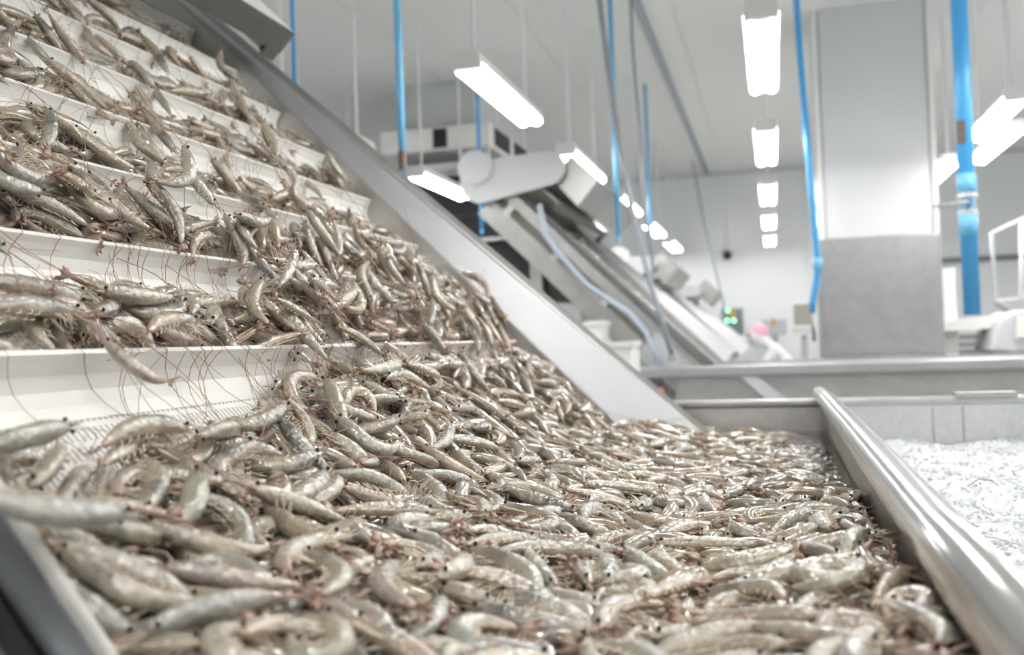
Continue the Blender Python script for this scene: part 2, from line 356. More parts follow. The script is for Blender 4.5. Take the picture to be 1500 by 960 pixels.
# hood over the belt; lamplight on top and shade below put into the colours
hc = sn_of(*at(432, 48, 2.80)[[0, 2]]); HS, HN = hc
part('hood_top', MB().box((HS, .9, HN - .006), (2.8, 2.80, HN), fC), WHITE, conv, label='hood plate above the belt with lamplight put into its colour')
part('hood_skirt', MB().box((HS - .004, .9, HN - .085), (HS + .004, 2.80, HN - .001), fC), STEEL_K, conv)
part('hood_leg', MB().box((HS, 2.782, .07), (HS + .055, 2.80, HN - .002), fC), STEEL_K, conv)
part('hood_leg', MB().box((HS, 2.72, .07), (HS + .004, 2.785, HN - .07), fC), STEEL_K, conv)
part('hood_side_rail', MB().box((HS + .05, 2.775, .075), (2.8, 2.80, .10), fC), STEEL_B, conv)
for y in (.7, 2.6):
    part('leg', MB().box((-1.5, y - .04, 0), (-1.42, y + .04, 1.9)), STEEL_D, conv)
    part('leg', MB().box((-.75, y - .04, 0), (-.67, y + .04, 1.15)), STEEL_D, conv)
# ------------------------------------------------------------------ steel tank with divider
TZ = 1.303; YT = 3.0; XD = .148
tank = root('steel_tank', (.4, 1.7, 0), 'long stainless steel tank full of shrimp with round topped divider', 'tank')
part('back_wall', MB().box((-.75, YT, .55), (1.75, YT + .012, TZ - .008)), STEEL, tank)
part('back_rim', MB().box((-.75, YT - .006, TZ - .026), (1.75, YT + .045, TZ)), STEEL_B, tank, bevel=.008, label='bright folded rim')
for x in (.435, .515): part('weld_seam', MB().box((x, YT - .003, .55), (x + .006, YT + .002, TZ - .03)), STEEL_D, tank)
part('slot', MB().box((.50, YT - .012, TZ - .004), (.66, YT + .05, TZ + .010)), STEEL_D, tank)
part('front_wall', MB().box((-.5, .40, .55), (1.75, .412, TZ - .12)), STEEL, tank)
part('right_wall', MB().box((1.74, .40, .55), (1.752, YT, TZ)), STEEL, tank)
part('left_wall', MB().box((-.752, .40, .45), (-.74, YT, .99)), STEEL, tank)
part('divider_wall', MB().box((XD - .006, .41, .6), (XD + .006, YT, TZ - .01)), STEEL_D, tank)
pts = [(XD, .38, TZ - .004), (XD, 1.0, TZ - .004), (XD, 2.0, TZ - .004), (XD - .01, 2.8, TZ + .004), (XD - .02, 3.03, TZ + .012)]
part('divider_tube', MB().tube(pts, [.029, .029, .028, .026, .022], 24), TUBE, tank, True, label='polished round tube capping the divider')
part('tank_floor', MB().box((-.745, .41, .98), (1.74, YT, 1.0)), STEEL_D, tank)
for x in (-.6, 1.6):
    for y in (.5, 2.9): part('leg', MB().box((x - .04, y - .04, 0), (x + .04, y + .04, .98)), STEEL_D, tank)
# ice
xs = np.linspace(XD + .012, 1.735, 90); ys = np.linspace(.42, YT - .005, 150)
gx, gy = np.meshgrid(xs, ys)
hz = 1.165 + .012 * np.sin(gx * 9 + 1) * np.cos(gy * 7) + .010 * np.sin(gx * 23 + gy * 17) + RNG.normal(0, .003, gx.shape)
im = MB(); im.v = [tuple(p) for p in np.stack([gx, gy, hz], -1).reshape(-1, 3)]
im.f = [(j * 90 + i, j * 90 + i + 1, (j + 1) * 90 + i + 1, (j + 1) * 90 + i) for j in range(149) for i in range(89)]
for k in range(11000):
    y = .75 + 2.24 * RNG.random() ; x = XD + .03 + RNG.random() * min(1.55, .35 + .4 * y)
    i = int(np.clip((x - xs[0]) / (xs[1] - xs[0]), 0, 89)); j = int(np.clip((y - ys[0]) / (ys[1] - ys[0]), 0, 149))
    r = RNG.uniform(.003, .0085); c = np.array([x, y, hz[j, i] + r * .35])
    v = RNG.normal(0, 1, (6, 3)); base = np.array([[1, 0, 0], [-1, 0, 0], [0, 1, 0], [0, -1, 0], [0, 0, 1], [0, 0, -1]]) * [1, .8, .55]
    q, _ = np.linalg.qr(RNG.normal(0, 1, (3, 3))); p = c + (base + v * .18) @ q * r
    im.add(p, [(0, 2, 4), (2, 1, 4), (1, 3, 4), (3, 0, 4), (2, 0, 5), (1, 2, 5), (3, 1, 5), (0, 3, 5)])
ice = part('crushed_ice', im, ICE, None, kind='stuff'); tag(ice, 'white crushed ice filling the tank bay right of the divider', 'ice')
q = atz(1448, 712, 1.185)
wk = part('shrimp_whisker', MB().tube([q + np.array([-.04, -.01, .0]), q + np.array([-.015, .01, .012]), q + np.array([.01, .008, .008]), q + np.array([.016, -.01, .002])], .0011, 5), WHISK, None, True)
tag(wk, 'loose reddish shrimp whisker lying on the crushed ice', 'whisker')
# water
wm = MB(); nx, ny = 14, 50
for j in range(ny):
    for i in range(nx): wm.v.append((-.20 + (XD - .012 + .20) * i / (nx - 1), .45 + (YT - .46) * j / (ny - 1), 1.206))
wm.f = [(j * nx + i, j * nx + i + 1, (j + 1) * nx + i + 1, (j + 1) * nx + i) for j in range(ny - 1) for i in range(nx - 1)]
wt = part('water', wm, WATER, None, True, kind='stuff'); tag(wt, 'shallow clear water over the shrimp beside the divider', 'water')
# ------------------------------------------------------------------ shrimp anatomy (unit length, head towards +x, curl in the xy plane)
def spine(bend, n):
    t = np.linspace(0, 1, n); w = np.clip((t - .30) / .62, 0, 1); g = w * w * (3 - 2 * w)
    h = math.pi + bend * g + .12 * np.sign(bend) * (np.clip(t, 0, .3) / .3 - 1)
    step = .86 / (n - 1); hm = (h[:-1] + h[1:]) / 2
    p = np.zeros((n, 2)); p[1:, 0] = np.cumsum(np.cos(hm)) * step; p[1:, 1] = np.cumsum(np.sin(hm)) * step
    p -= (p.max(0) + p.min(0)) / 2
    return t, p, h
AT = [0, .03, .10, .2, .3, .4, .5, .6, .7, .8, .9, .97, 1]
AA = [.014, .030, .058, .079, .090, .086, .088, .083, .073, .059, .042, .029, .010]
BB = [.012, .027, .049, .064, .072, .068, .069, .065, .057, .046, .033, .023, .009]
def shrimp_parts(bend, nr, ns, legs=True, eyeseg=(6, 4), blades=5, whisk=7, wk_k=3, wk_r=.0045, seed=0):
    rg = np.random.default_rng(seed); sg = 1 if bend >= 0 else -1
    t, p, h = spine(bend, nr)
    a = np.interp(t, AT, AA); b = np.interp(t, AT, BB)
    if nr > 15:      # overlapping abdomen segments
        ph = np.mod(t * 10.3 - 4.2, 1); k = np.where(t > .42, 1 + .06 * (ph - .4), 1); a = a * k; b = b * k
    dors = np.stack([np.sin(h), -np.cos(h)], 1) * sg
    V = []; UV = []
    for i in range(nr):
        for j in range(ns):
            f = 2 * math.pi * j / ns; c, s_ = math.cos(f), math.sin(f)
            aa = a[i] * (c if c > 0 else c * .85); bb = b[i] * s_ * (1 if c > 0 else (1 - .25 * c * c))
            V.append((p[i, 0] + dors[i, 0] * aa, p[i, 1] + dors[i, 1] * aa, bb)); UV.append((t[i], j / ns))
    Fc = []
    for i in range(nr - 1):
        for j in range(ns):
            q = (i * ns + j, i * ns + (j + 1) % ns, (i + 1) * ns + (j + 1) % ns, (i + 1) * ns + j)
            Fc.append(q if sg > 0 else q[::-1])
    e0, e1 = tuple(range(ns)), tuple((nr - 1) * ns + j for j in range(ns)); Fc += [e0[::-1], e1] if sg > 0 else [e0, e1[::-1]]
    # rostrum
    fw = -np.array([math.cos(h[0]), math.sin(h[0])]); d0 = dors[0]
    ro = p[0] + d0 * .03 - fw * .05; tip = p[0] + d0 * .042 + fw * .085; o = len(V)
    V += [(*(ro + d0 * .025), 0), (*(ro), .016), (*(ro - d0 * .01), 0), (*(ro), -.016), (*tip, 0)]; UV += [(.05, 0)] * 5
    Fc += [(o, o + 1, o + 4), (o + 1, o + 2, o + 4), (o + 2, o + 3, o + 4), (o + 3, o, o + 4)]
    out = {'body': (V, Fc, UV)}
    # tail fan
    he = h[-1]; td = np.array([math.cos(he), math.sin(he), 0]); dd = np.array([*dors[-1], 0]); zz = np.array([0, 0, 1.]); pe = np.array([*p[-1], 0]) - td * .025
    V = []; Fc = []; UV = []
    for k in ((0, -22, 22, -10, 10)[:blades] if blades == 5 else (0, -18, 18)[:blades]):
        an = math.radians(k * 1.15); dr = td * math.cos(an) + zz * math.sin(an); sd_ = zz * math.cos(an) - td * math.sin(an)
        Lb = .16 if k else .12; wd = .026 if k else .018; o = len(V)
        dr = dr + dd * (.12 if abs(k) > 15 else 0)
        V += [pe, pe + dr * Lb * .6 + sd_ * wd, pe + dr * Lb, pe + dr * Lb * .6 - sd_ * wd, pe + dr * Lb * .5 + dd * .012, pe + dr * Lb * .5 - dd * .008]
        UV += [(0, 0), (.6, 0), (1, 0), (.6, 0), (.5, 0), (.5, 0)]
        Fc += [(o, o + 1, o + 4), (o + 1, o + 2, o + 4), (o + 2, o + 3, o + 4), (o + 3, o, o + 4), (o + 1, o, o + 5), (o + 2, o + 1, o + 5), (o + 3, o + 2, o + 5), (o, o + 3, o + 5)]
    out['tail_fan'] = (V, Fc, UV)
    # eyes
    for z, nm in ((1, 'eye'), (-1, 'eye2')):
        m = MB(); ec = p[0] - fw * .045 + d0 * .026; m.ball((ec[0], ec[1], z * .043), .0155, *eyeseg); out[nm] = (m.v, m.f, [(0, 0)] * len(m.v))
    # whiskers
    for z, nm in ((1, 'antenna'), (-1, 'antenna2')):
        if not whisk: continue
        st = np.array([*(p[0] + fw * .01 - d0 * .01), z * .02]); q = [st]; ang = math.atan2(fw[1], fw[0]) + rg.uniform(-.5, .5); turn = rg.uniform(.03, .22) * rg.choice([-1, 1]); zz_ = .02 * z
        for i in range(whisk):
            stp = rg.uniform(.9, 1.7) / whisk; ang += turn * (1 if i else 2); zz_ += rg.uniform(-.014, .010)
            q.append(q[-1] + np.array([math.cos(ang) * stp, math.sin(ang) * stp, 0])); q[-1][2] = zz_ + .02
        m = MB(); m.tube(q, np.linspace(wk_r, wk_r * .4, len(q)), wk_k, False); out[nm] = (m.v, m.f, [(0, 0)] * len(m.v))
    if legs:
        m = MB()
        for i in range(5):
            tt = .12 + .055 * i; k = int(tt * (nr - 1)); c = np.array([*p[k], 0]); dv = -np.array([*dors[k], 0]); fo = -np.array([math.cos(h[k]), math.sin(h[k]), 0])
            for z in (-1, 1):
                b0 = c + dv * a[k] * .75 + zz * z * .025; l = rg.uniform(.8, 1.15)
                b1 = b0 + (dv * .07 + fo * rg.uniform(-.02, .07) + zz * z * .02) * l; b2 = b1 + (dv * rg.uniform(-.01, .05) + fo * rg.uniform(-.02, .10)) * l
                m.tube([b0, b1, b2], [.0052, .0038, .0018], 3, False)
        for z in (-1, 1):      # antennules
            b0 = np.array([*(p[0] - d0 * .005), z * .012]); f3 = np.array([*fw, 0]); m.tube([b0, b0 + f3 * .08 + zz * z * .015, b0 + f3 * .17 + zz * z * .03 - np.array([*d0, 0]) * .03], [.005, .003, .0014], 3, False)
        out['walking_legs'] = (m.v, m.f, [(0, 0)] * len(m.v))
        m = MB()
        for i in range(5):
            tt = .45 + .095 * i; k = int(tt * (nr - 1)); c = np.array([*p[k], 0]); dv = -np.array([*dors[k], 0]); bk = np.array([math.cos(h[k]), math.sin(h[k]), 0])
            for z in (-1, 1):
                b0 = c + dv * a[k] * .7 + zz * z * .028; b1 = b0 + dv * .03 + bk * .02; b2 = b1 + dv * .008 + bk * .05
                m.tube([b0, b1, b2], [.007, .008, .002], 3, False)
        out['swimming_legs'] = (m.v, m.f, [(0, 0)] * len(m.v))
    return out
BENDS = [.15, -.2, .5, -.55, .9, -.95, 1.35, -1.4, 1.9, -2.0, 2.6, -2.7, 3.4, -3.3]
BW = np.array([1.2, 1.2, 1.5, 1.5, 1.5, 1.5, 1.2, 1.2, .9, .9, .6, .6, .3, .3]); BW /= BW.sum()
PM = {'body': SHELL, 'tail_fan': TAIL, 'eye': EYE, 'eye2': EYE, 'antenna': WHISK, 'antenna2': WHISK, 'walking_legs': LEGM, 'swimming_legs': LEGM}
PN = {'eye2': 'eye', 'antenna2': 'antenna'}
HI = []
for bi, bd in enumerate(BENDS):
    d = shrimp_parts(bd, 30, 12, eyeseg=(8, 6), whisk=10, wk_k=4, wk_r=.0048, seed=bi); ms = {}
    for k, (v, f, uv) in d.items():
        m = MB(); m.v = [tuple(x) for x in v]; m.f = f; ms[k] = m.mesh('shrimp_' + PN.get(k, k), PM[k], smooth=True, uv=uv)
    HI.append(ms)
LOPARTS = [shrimp_parts(bd, 13, 7, legs=True, eyeseg=(5, 3), blades=3, whisk=5, wk_k=3, wk_r=.0042, seed=50 + bi) for bi, bd in enumerate(BENDS)]
MI = {'body': 0, 'tail_fan': 1, 'eye': 2, 'eye2': 2, 'antenna': 3, 'antenna2': 3, 'walking_legs': 4, 'swimming_legs': 4}
LO = []
for d in LOPARTS:
    V = []; T = []; UV = []; MT = []
    for k, (v, f, uv) in d.items():
        o = len(V); V += [tuple(map(float, x)) for x in v]; UV += list(uv)
        for q in f:
            for i in range(1, len(q) - 1): T.append((q[0] + o, q[i] + o, q[i + 1] + o)); MT.append(MI[k])
    LO.append((np.array(V), np.array(T), np.array(UV, float), np.array(MT)))
SPN = []
for bd in BENDS:
    t, p, h = spine(bd, 9); SPN.append((np.vstack([p, p[-1] + np.array([math.cos(h[-1]), math.sin(h[-1])]) * .09]), np.append(np.interp(t, AT, BB), .02), np.append(np.interp(t, AT, AA), .02)))
# ------------------------------------------------------------------ piling the shrimp up one by one on a height field
RES = .004; X0, X1, Y0, Y1 = -2.02, XD - .010, YB0 + .004, YT - .03
NX, NY = int((X1 - X0) / RES), int((Y1 - Y0) / RES)
HX = X0 + (np.arange(NX) + .5) * RES; HY = Y0 + (np.arange(NY) + .5) * RES
beltz = .806 + NB / S2 - HX                                    # belt surface above each x
base1 = np.maximum(beltz, 1.095)
for s in FLS:                                                   # flights as ledges
    a = np.array(C(s + .004, 0, NB)); b = np.array(C(s + .001, 0, NT)); m = (HX >= a[0] - .004) & (HX <= b[0] + .002)
    zl = a[2] + (HX - a[0]) / (b[0] - a[0]) * (b[2] - a[2]); base1 = np.where(m, np.maximum(base1, zl), base1)
HF = np.repeat(base1[:, None], NY, 1)
free = np.interp(HX, [-.80, -.72, -.66, -.58, -.46, -.22, 0, .12], [0, 1.445, 1.408, 1.362, 1.260, 1.192, 1.172, 1.160])
TG = np.repeat(np.where(HX > -.72, free, -9)[:, None], NY, 1) + (.035 * np.clip((2.2 - HY) / 1.2, 0, 1))[None, :] * np.clip((HX + .62) / .25, 0, 1)[:, None]
sarr = (.806 + NB / S2 - .806 - 2 * HX) * S2 * 1.0              # s on the belt above x: x=(-s+n)S2, n=NB
sarr = NB - HX / S2
lump = lambda k, ph: .5 + .5 * np.sin(HY * k + ph) * np.cos(HY * k * .37 + ph * 2.1)
for k, s in enumerate(FLS):
    q = sarr - s; inr = (q > -.004) & (q < FLP)
    hvar = .42 + .6 * lump(9 + k, k * 1.7) + (np.interp(HY, [.9, 1.3, 1.6], [.2, .3, .75]) if s < 1.1 else .3 if s < 1.3 else .05)
    for ix in np.where(inr)[0]:
        th = np.clip((.058 - .42 * q[ix]) * hvar, -.01, .085)
        TG[ix] = np.maximum(TG[ix], beltz[ix] + th / S2)
TG -= .035 * np.clip((HY - 2.52) / .12, 0, 1)[None, :] * (HX < -.40)[:, None]
TG += (.045 * np.clip((2.0 - HY) / .8, 0, 1))[None, :] * np.clip((HX + .08) / .15, 0, 1)[:, None]
TG -= (.035 * np.clip((1.32 - HY) / .15, 0, 1))[None, :] * (HX < -.635)[:, None] * (HX > -.76)[:, None]
PLACED = []     # (variant, R(3x3), loc, scale, zone)
def frame(nv, yaw):
    nv = nv / np.linalg.norm(nv); ref = np.array([0, 1., 0]); e2 = ref - nv * (ref @ nv); e2 /= np.linalg.norm(e2); e1 = np.cross(e2, nv)
    c, s = math.cos(yaw), math.sin(yaw); x = e1 * c + e2 * s; y = -e1 * s + e2 * c
    return np.stack([x, y, nv], 1)
def drop(x, y, yaw, vi, L, roll, pen, stray=False):
    sp, bb, aa = SPN[vi]; s_here = NB - x / S2
    zone = 'belt' if x < -.52 else 'tank'
    nv = np.array([S2, 0, S2]) if x < -.6 else np.array([.25, 0, 1.]) if x < -.2 else np.array([.08, 0, 1])
    R = frame(nv, yaw); q = np.column_stack([sp * L, np.zeros(len(sp))]) @ R.T + np.array([x, y, 0])
    ix = ((q[:, 0] - X0) / RES).astype(int); iy = ((q[:, 1] - Y0) / RES).astype(int)
    if ix.min() < 2 or iy.min() < 2 or ix.max() >= NX - 2 or iy.max() >= NY - 2: return None
    hh = HF[ix, iy]; res = hh - q[:, 2]; lx = sp[:, 0] * L
    k = np.polyfit(lx, res, 1)[0]; k = float(np.clip(k * abs(nv[2]), -.55, .55)) * .85
    nv2 = R @ np.array([-k * nv[2], 0, 1.]); nv2 /= np.linalg.norm(nv2)
    xx = R[:, 0] - nv2 * (R[:, 0] @ nv2); xx /= np.linalg.norm(xx); R = np.stack([xx, np.cross(nv2, xx), nv2], 1)
    rr = bb * L if abs(roll) < .8 else aa * L
    c, s = math.cos(roll), math.sin(roll); RB = R @ np.array([[1, 0, 0], [0, c, -s], [0, s, c]])
    q = np.column_stack([sp * L, np.zeros(len(sp))]) @ RB.T + np.array([x, y, 0])
    ix = np.clip(((q[:, 0] - X0) / RES).astype(int), 1, NX - 2); iy = np.clip(((q[:, 1] - Y0) / RES).astype(int), 1, NY - 2)
    gap = HF[ix, iy] - (q[:, 2] - rr / nv2[2]); z = np.sort(gap)[-2] - pen
    if zone == 'tank' and np.any(q[:, 2] + z - TG[ix, iy] > .034): return None
    if zone == 'belt' and not stray and np.mean(q[:, 2] + z - TG[ix, iy]) > (.032 if x > -.80 and y > 1.25 else .021 if x > -.95 else .016): return None
    return zone, RB, np.array([x, y, z]), q + np.array([0, 0, z]), rr, nv2, ix, iy
def settle(vi, L, res):
    zone, RB, loc, q, rr, nv2, ix, iy = res
    seg = []
    for i in range(len(q) - 1):
        for f in (0, .34, .67): seg.append((q[i] * (1 - f) + q[i + 1] * f, rr[i] * (1 - f) + rr[i + 1] * f))
    for p, r in seg:
        rc = max(1, int(r / RES)); i0, j0 = int((p[0] - X0) / RES), int((p[1] - Y0) / RES)
        i_, j_ = slice(max(0, i0 - rc), i0 + rc + 1), slice(max(0, j0 - rc), j0 + rc + 1)
        HF[i_, j_] = np.maximum(HF[i_, j_], p[2] + r * .75 / nv2[2])
    PLACED.append((vi, RB, loc, L, zone, q))
fails = 0; it = 0
visx = HX[:, None] + 0 * HY[None]; visy = HY[None] + 0 * HX[:, None]
while fails < 60 and len(PLACED) < 4200:
    it += 1
    ii = RNG.integers(4, NX - 4, 40); jj = RNG.integers(4, NY - 4, 40)
    df = TG[ii, jj] - HF[ii, jj]; k = int(np.argmax(df))
    if df[k] < (.008 if HX[ii[k]] < -.66 else .005): fails += 1; continue
    fails = max(0, fails - 1)
    vi = int(RNG.choice(len(BENDS), p=BW)); L = RNG.uniform(.132, .170)
    x, y = HX[ii[k]], HY[jj[k]]; best = None
    for _ in range(3):
        yaw = RNG.uniform(-math.pi, math.pi)
        if x < -.62 and RNG.random() < (.8 if x < -.85 else .6): yaw = math.pi / 2 * RNG.choice([-1, 1]) + RNG.normal(0, .38)
        roll = RNG.normal(0, .22)
        if abs(BENDS[vi]) < .6 and RNG.random() < .35: roll = math.pi / 2 * RNG.choice([-1, 1]) + RNG.normal(0, .3)
        r = drop(x, y, yaw, vi, L, roll, .0045)
        if r is not None and (best is None or r[2][2] < best[2][2]): best = r
    if best is None: fails += .2; HF[ii[k] - 2:ii[k] + 3, jj[k] - 2:jj[k] + 3] += .004; continue
    settle(vi, L, best)
# strays: draped over flight tips and lying on the bare belt
for n_ in range(190):
    low = RNG.random() < .55
    f_ = FLS[3 + int(RNG.integers(2))] if low else RNG.choice(FLS[4:9]); s = f_ + RNG.uniform(-.075, .03)
    y = RNG.uniform(1.25, YB1 - .05) if low and f_ < 1.1 else RNG.uniform(YB0 + .05, YB1 - .05); x = (-s + NB) * S2
    vi = int(RNG.choice(8)); L = RNG.uniform(.12, .155)
    r = drop(x, y, RNG.choice([0, math.pi]) + RNG.normal(0, .95 if low else .6), vi, L, RNG.normal(0, .4), .009, True)
    if r is not None: settle(vi, L, r)
print('shrimps placed', len(PLACED), 'iterations', it)
# which show largest: a small z-buffer of discs
ZB = np.full((320, 500), 1e9); IDB = np.full((320, 500), -1)
for k, (vi, RB, loc, L, zone, q) in enumerate(PLACED):
    d = q - CAM; w = d @ FWD; px = (750 + FPX * (d @ RGT) / w) / 3; py = (480 - FPX * (d @ UPV) / w) / 3
    pr = np.maximum(1, FPX * .065 * L / w / 3)
    for i in range(len(q) - 1):
        for f in (0, .5):
            a_, b_, r_, w_ = px[i] * (1 - f) + px[i + 1] * f, py[i] * (1 - f) + py[i + 1] * f, pr[i], w[i] * (1 - f) + w[i + 1] * f
            x_0, x_1, y_0, y_1 = int(max(0, a_ - r_)), int(min(499, a_ + r_)), int(max(0, b_ - r_)), int(min(319, b_ + r_))
            if x_1 < x_0 or y_1 < y_0: continue
            zz = ZB[y_0:y_1 + 1, x_0:x_1 + 1]; mk = zz > w_; zz[mk] = w_; IDB[y_0:y_1 + 1, x_0:x_1 + 1][mk] = k
cnt = np.bincount(IDB[IDB >= 0].ravel(), minlength=len(PLACED)); order = np.argsort(-cnt)
NIND = 296; chosen = set(order[:NIND].tolist())
print('visible', (cnt > 0).sum(), 'smallest chosen', cnt[order[NIND - 1]])
FPROF = [(-.003, NT), (-.004, NB + .040), (-.009, NB + .024), (-.02, NB + .010), (-.036, NB + .003), (-.055, NB)]
def trailing_whisker(head, rg):
    """a long feeler running from a head over the next flight edge and down its face and the belt"""
    s, n = sn_of(head[0], head[2]); y = head[1]; L = rg.uniform(.10, .26); dy = rg.normal(0, .09); prof = [(s, n)]
    for f in sorted(FLS, reverse=True):
        if s - L < f < s - .004:
            prof.append((f + .004, max(NT + .006, NT + .006))); prof += [(f + a_ - .003, b_ + .003) for a_, b_ in FPROF]
    last = prof[-1][0]; k = max(2, int((last - (s - L)) / .03))
    n1 = prof[-1][1]
    for i in range(1, k + 1): prof.append((last - max(.02, last - (s - L)) * i / k, max(NB + .004, n1 - .012 * i)))
    l = np.cumsum([0] + [math.hypot(prof[i + 1][0] - prof[i][0], prof[i + 1][1] - prof[i][1]) for i in range(len(prof) - 1)]); l = l / l[-1]
    return [C(a_, y + dy * t + .008 * math.sin(4 * t + y * 40) - .008 * math.sin(y * 40), b_) for (a_, b_), t in zip(prof, l)]
ZL = {'tank': 'lying in the heap in the steel tank', 'belt': 'lying among the shrimp on the white stepped belt'}
ZG = {'tank': 'shrimp heaped in the tank', 'belt': 'shrimp carried up the conveyor belt'}
def shape_word(b): b = abs(b); return 'nearly straight' if b < .4 else 'gently bent' if b < 1.1 else 'curved' if b < 2.2 else 'curled'
WR = np.random.default_rng(5)
def add_shrimp(vi, RB, loc, L, label, group, belt, tint=.3):
    r = bpy.data.objects.new('shrimp', HI[vi]['body']); COL.objects.link(r)
    mw = Matrix.Identity(4)
    for a in range(3):
        for b in range(3): mw[a][b] = RB[a, b] * L
        mw[a][3] = loc[a]
    r.matrix_world = mw; tag(r, label, 'shrimp', group); r['tint'] = float(tint)
    for k in ('tail_fan', 'eye', 'eye2', 'antenna', 'antenna2', 'walking_legs', 'swimming_legs'):
        if k == 'antenna' and WR.random() < .55: continue
        if k == 'antenna2' and not belt and WR.random() < .7: continue
        if k == 'antenna2' and belt and WR.random() < .55:
            hd = RB @ (np.array([*SPN[vi][0][0], .03]) * L) + loc
            inv = np.linalg.inv(RB * L); m = MB(); tw = trailing_whisker(hd, WR); m.tube([inv @ (p - loc) for p in tw], np.linspace(.0043, .0024, len(tw)), 4, False)
            me = m.mesh('shrimp_antenna', WHISK, smooth=True)
        else: me = HI[vi][k]
        c = bpy.data.objects.new(PN.get(k, k), me); COL.objects.link(c); c.parent = r
        if k.endswith('legs'): c['kind'] = 'stuff'
    return r
STEP = ['lowest clear', 'second clear', 'third clear', 'fourth clear', 'fifth clear', 'topmost']
def describe(vi, RB, loc, tint):
    col = ['olive', 'beige', 'pale grey', 'tan', 'dull grey', 'pinkish'][min(5, int(round(tint * 5)))]
    if (tint * 37.7) % 1 > .72: col = 'dark-headed ' + col
    f = RB[:, 0]; s = NB - loc[0] / S2; k = int((s - FL0) // FLP)
    if loc[0] < -.52:
        zone = 'belt'; ac = 'near edge' if loc[1] < .92 else 'near middle' if loc[1] < 1.3 else 'far middle' if loc[1] < 1.8 else 'far rail'
        where = f'at the belt foot, {ac}' if k < 0 else f'on {STEP[min(k, 5)]} belt step, {ac}'
        g = -f[0] * S2 + f[2] * S2; head = ('uphill' if g > 0 else 'downhill') if abs(g) > abs(f[1]) else ('farward' if f[1] > 0 else 'nearward')
    else:
        zone = 'tank'; dy = 'front' if loc[1] < .98 else 'forepart' if loc[1] < 1.2 else 'middle' if loc[1] < 1.7 else 'back'
        where = f'in tank {dy} ' + ('by divider' if loc[0] > -.06 else 'mid heap' if loc[0] > -.3 else 'by belt')
        head = ('to divider' if f[0] > 0 else 'to belt') if abs(f[0]) > abs(f[1]) else ('to rear wall' if f[1] > 0 else 'to front')
    return zone, f'{col} {shape_word(BENDS[vi])} shrimp {where}, head {head}'
rows = []
for k in order[:NIND]:
    vi, RB, loc, L, zone, q = PLACED[k]; tint = float(WR.random()); zone, lab = describe(vi, RB, loc, tint); rows.append([vi, RB, loc, L, lab, zone, tint])
for lab in {r[4] for r in rows}:
    same = sorted((r for r in rows if r[4] == lab), key=lambda r: r[2][1])
    if len(same) in (2, 3):
        for r, w in zip(same, ('nearer', 'farther') if len(same) == 2 else ('nearest', 'middle', 'farthest')): r[4] = w + ' ' + lab
for vi, RB, loc, L, lab, zone, tint in rows: add_shrimp(vi, RB, loc, L, lab, ZG[zone], loc[0] < -.68, tint)
# single shrimp that stand out
def hero(px, py, n, yaw, vi, L, roll, label, tint, normal=(S2, 0, S2)):
    d = ray(px, py); nn = np.array([S2, 0, S2]); O = np.array([0, 0, .806]); t = (n - (CAM - O) @ nn) / (d @ nn); loc = CAM + d * t
    R = frame(np.array(normal), yaw); c, s = math.cos(roll), math.sin(roll); R = R @ np.array([[1, 0, 0], [0, c, -s], [0, s, c]])
    return add_shrimp(vi, R, loc, L, label, None, True, tint)
hero(200, 528, .004, math.radians(192), 6, .115, .1, 'pinkish shrimp draped over a flight edge with tail hanging on bare belt', .97)
hero(255, 478, .022, math.radians(88), 2, .135, .1, 'long tan shrimp lying along the flight edge above bare perforated belt', .61)
hero(72, 735, .075, math.radians(75), 3, .15, -.2, 'big grey shrimp with black eye lying against the off-white edge strip', .41)
hero(118, 262, .0, math.radians(10), 0, .13, .2, 'thin shrimp hanging head down from an upper flight onto bare belt', .22)
def mass(name, items, label, whisk=True):
    VV = []; TT = []; UU = []; MM = []; TI = []; o = 0
    for vi, RB, loc, L, belt in items:
        V, T, UV, MT = LO[vi]
        if WR.random() < .8: T, MT = T[MT != 3], MT[MT != 3]
        VV.append(V @ (RB * L).T + loc); TT.append(T + o); UU.append(UV); MM.append(MT); TI.append(np.full(len(V), WR.random())); o += len(V)
        if belt and whisk and WR.random() < .26:
            hd = RB @ (np.array([*SPN[vi][0][0], .03]) * L) + loc
            m = MB(); m.tube(trailing_whisker(hd, WR), .00042, 3, False); v = np.array(m.v); VV.append(v); t3 = [(a, b, c) for a, b, c, d in m.f] + [(a, c, d) for a, b, c, d in m.f]
            TT.append(np.array(t3) + o); UU.append(np.zeros((len(v), 2))); MM.append(np.full(len(t3), 3)); TI.append(np.zeros(len(v))); o += len(v)
    VV, TT, UU, MM, TI = map(np.concatenate, (VV, TT, UU, MM, TI)); me = bpy.data.meshes.new(name)
    me.vertices.add(len(VV)); me.vertices.foreach_set('co', VV.ravel()); me.loops.add(TT.size); me.loops.foreach_set('vertex_index', TT.ravel().astype(np.int32))
    me.polygons.add(len(TT)); me.polygons.foreach_set('loop_start', np.arange(0, TT.size, 3, dtype=np.int32)); me.polygons.foreach_set('loop_total', np.full(len(TT), 3, np.int32))
    me.update(calc_edges=True)
    for m in (SHELL_M, TAIL, EYE, WHISK, LEGM): me.materials.append(m)
    me.polygons.foreach_set('material_index', MM.astype(np.int32)); me.polygons.foreach_set('use_smooth', np.ones(len(TT), bool))
    uv = me.uv_layers.new(name='UVMap'); uv.data.foreach_set('uv', UU[TT.ravel()].ravel())
    at_ = me.attributes.new('tint', 'FLOAT', 'POINT'); at_.data.foreach_set('value', TI.astype(np.float32)); me.validate(); me.update()
    ob = bpy.data.objects.new(name, me); COL.objects.link(ob); ob['kind'] = 'stuff'; tag(ob, label, 'shrimp'); print(name, len(TT)); return ob
rest = [PLACED[k] for k in range(len(PLACED)) if k not in chosen]
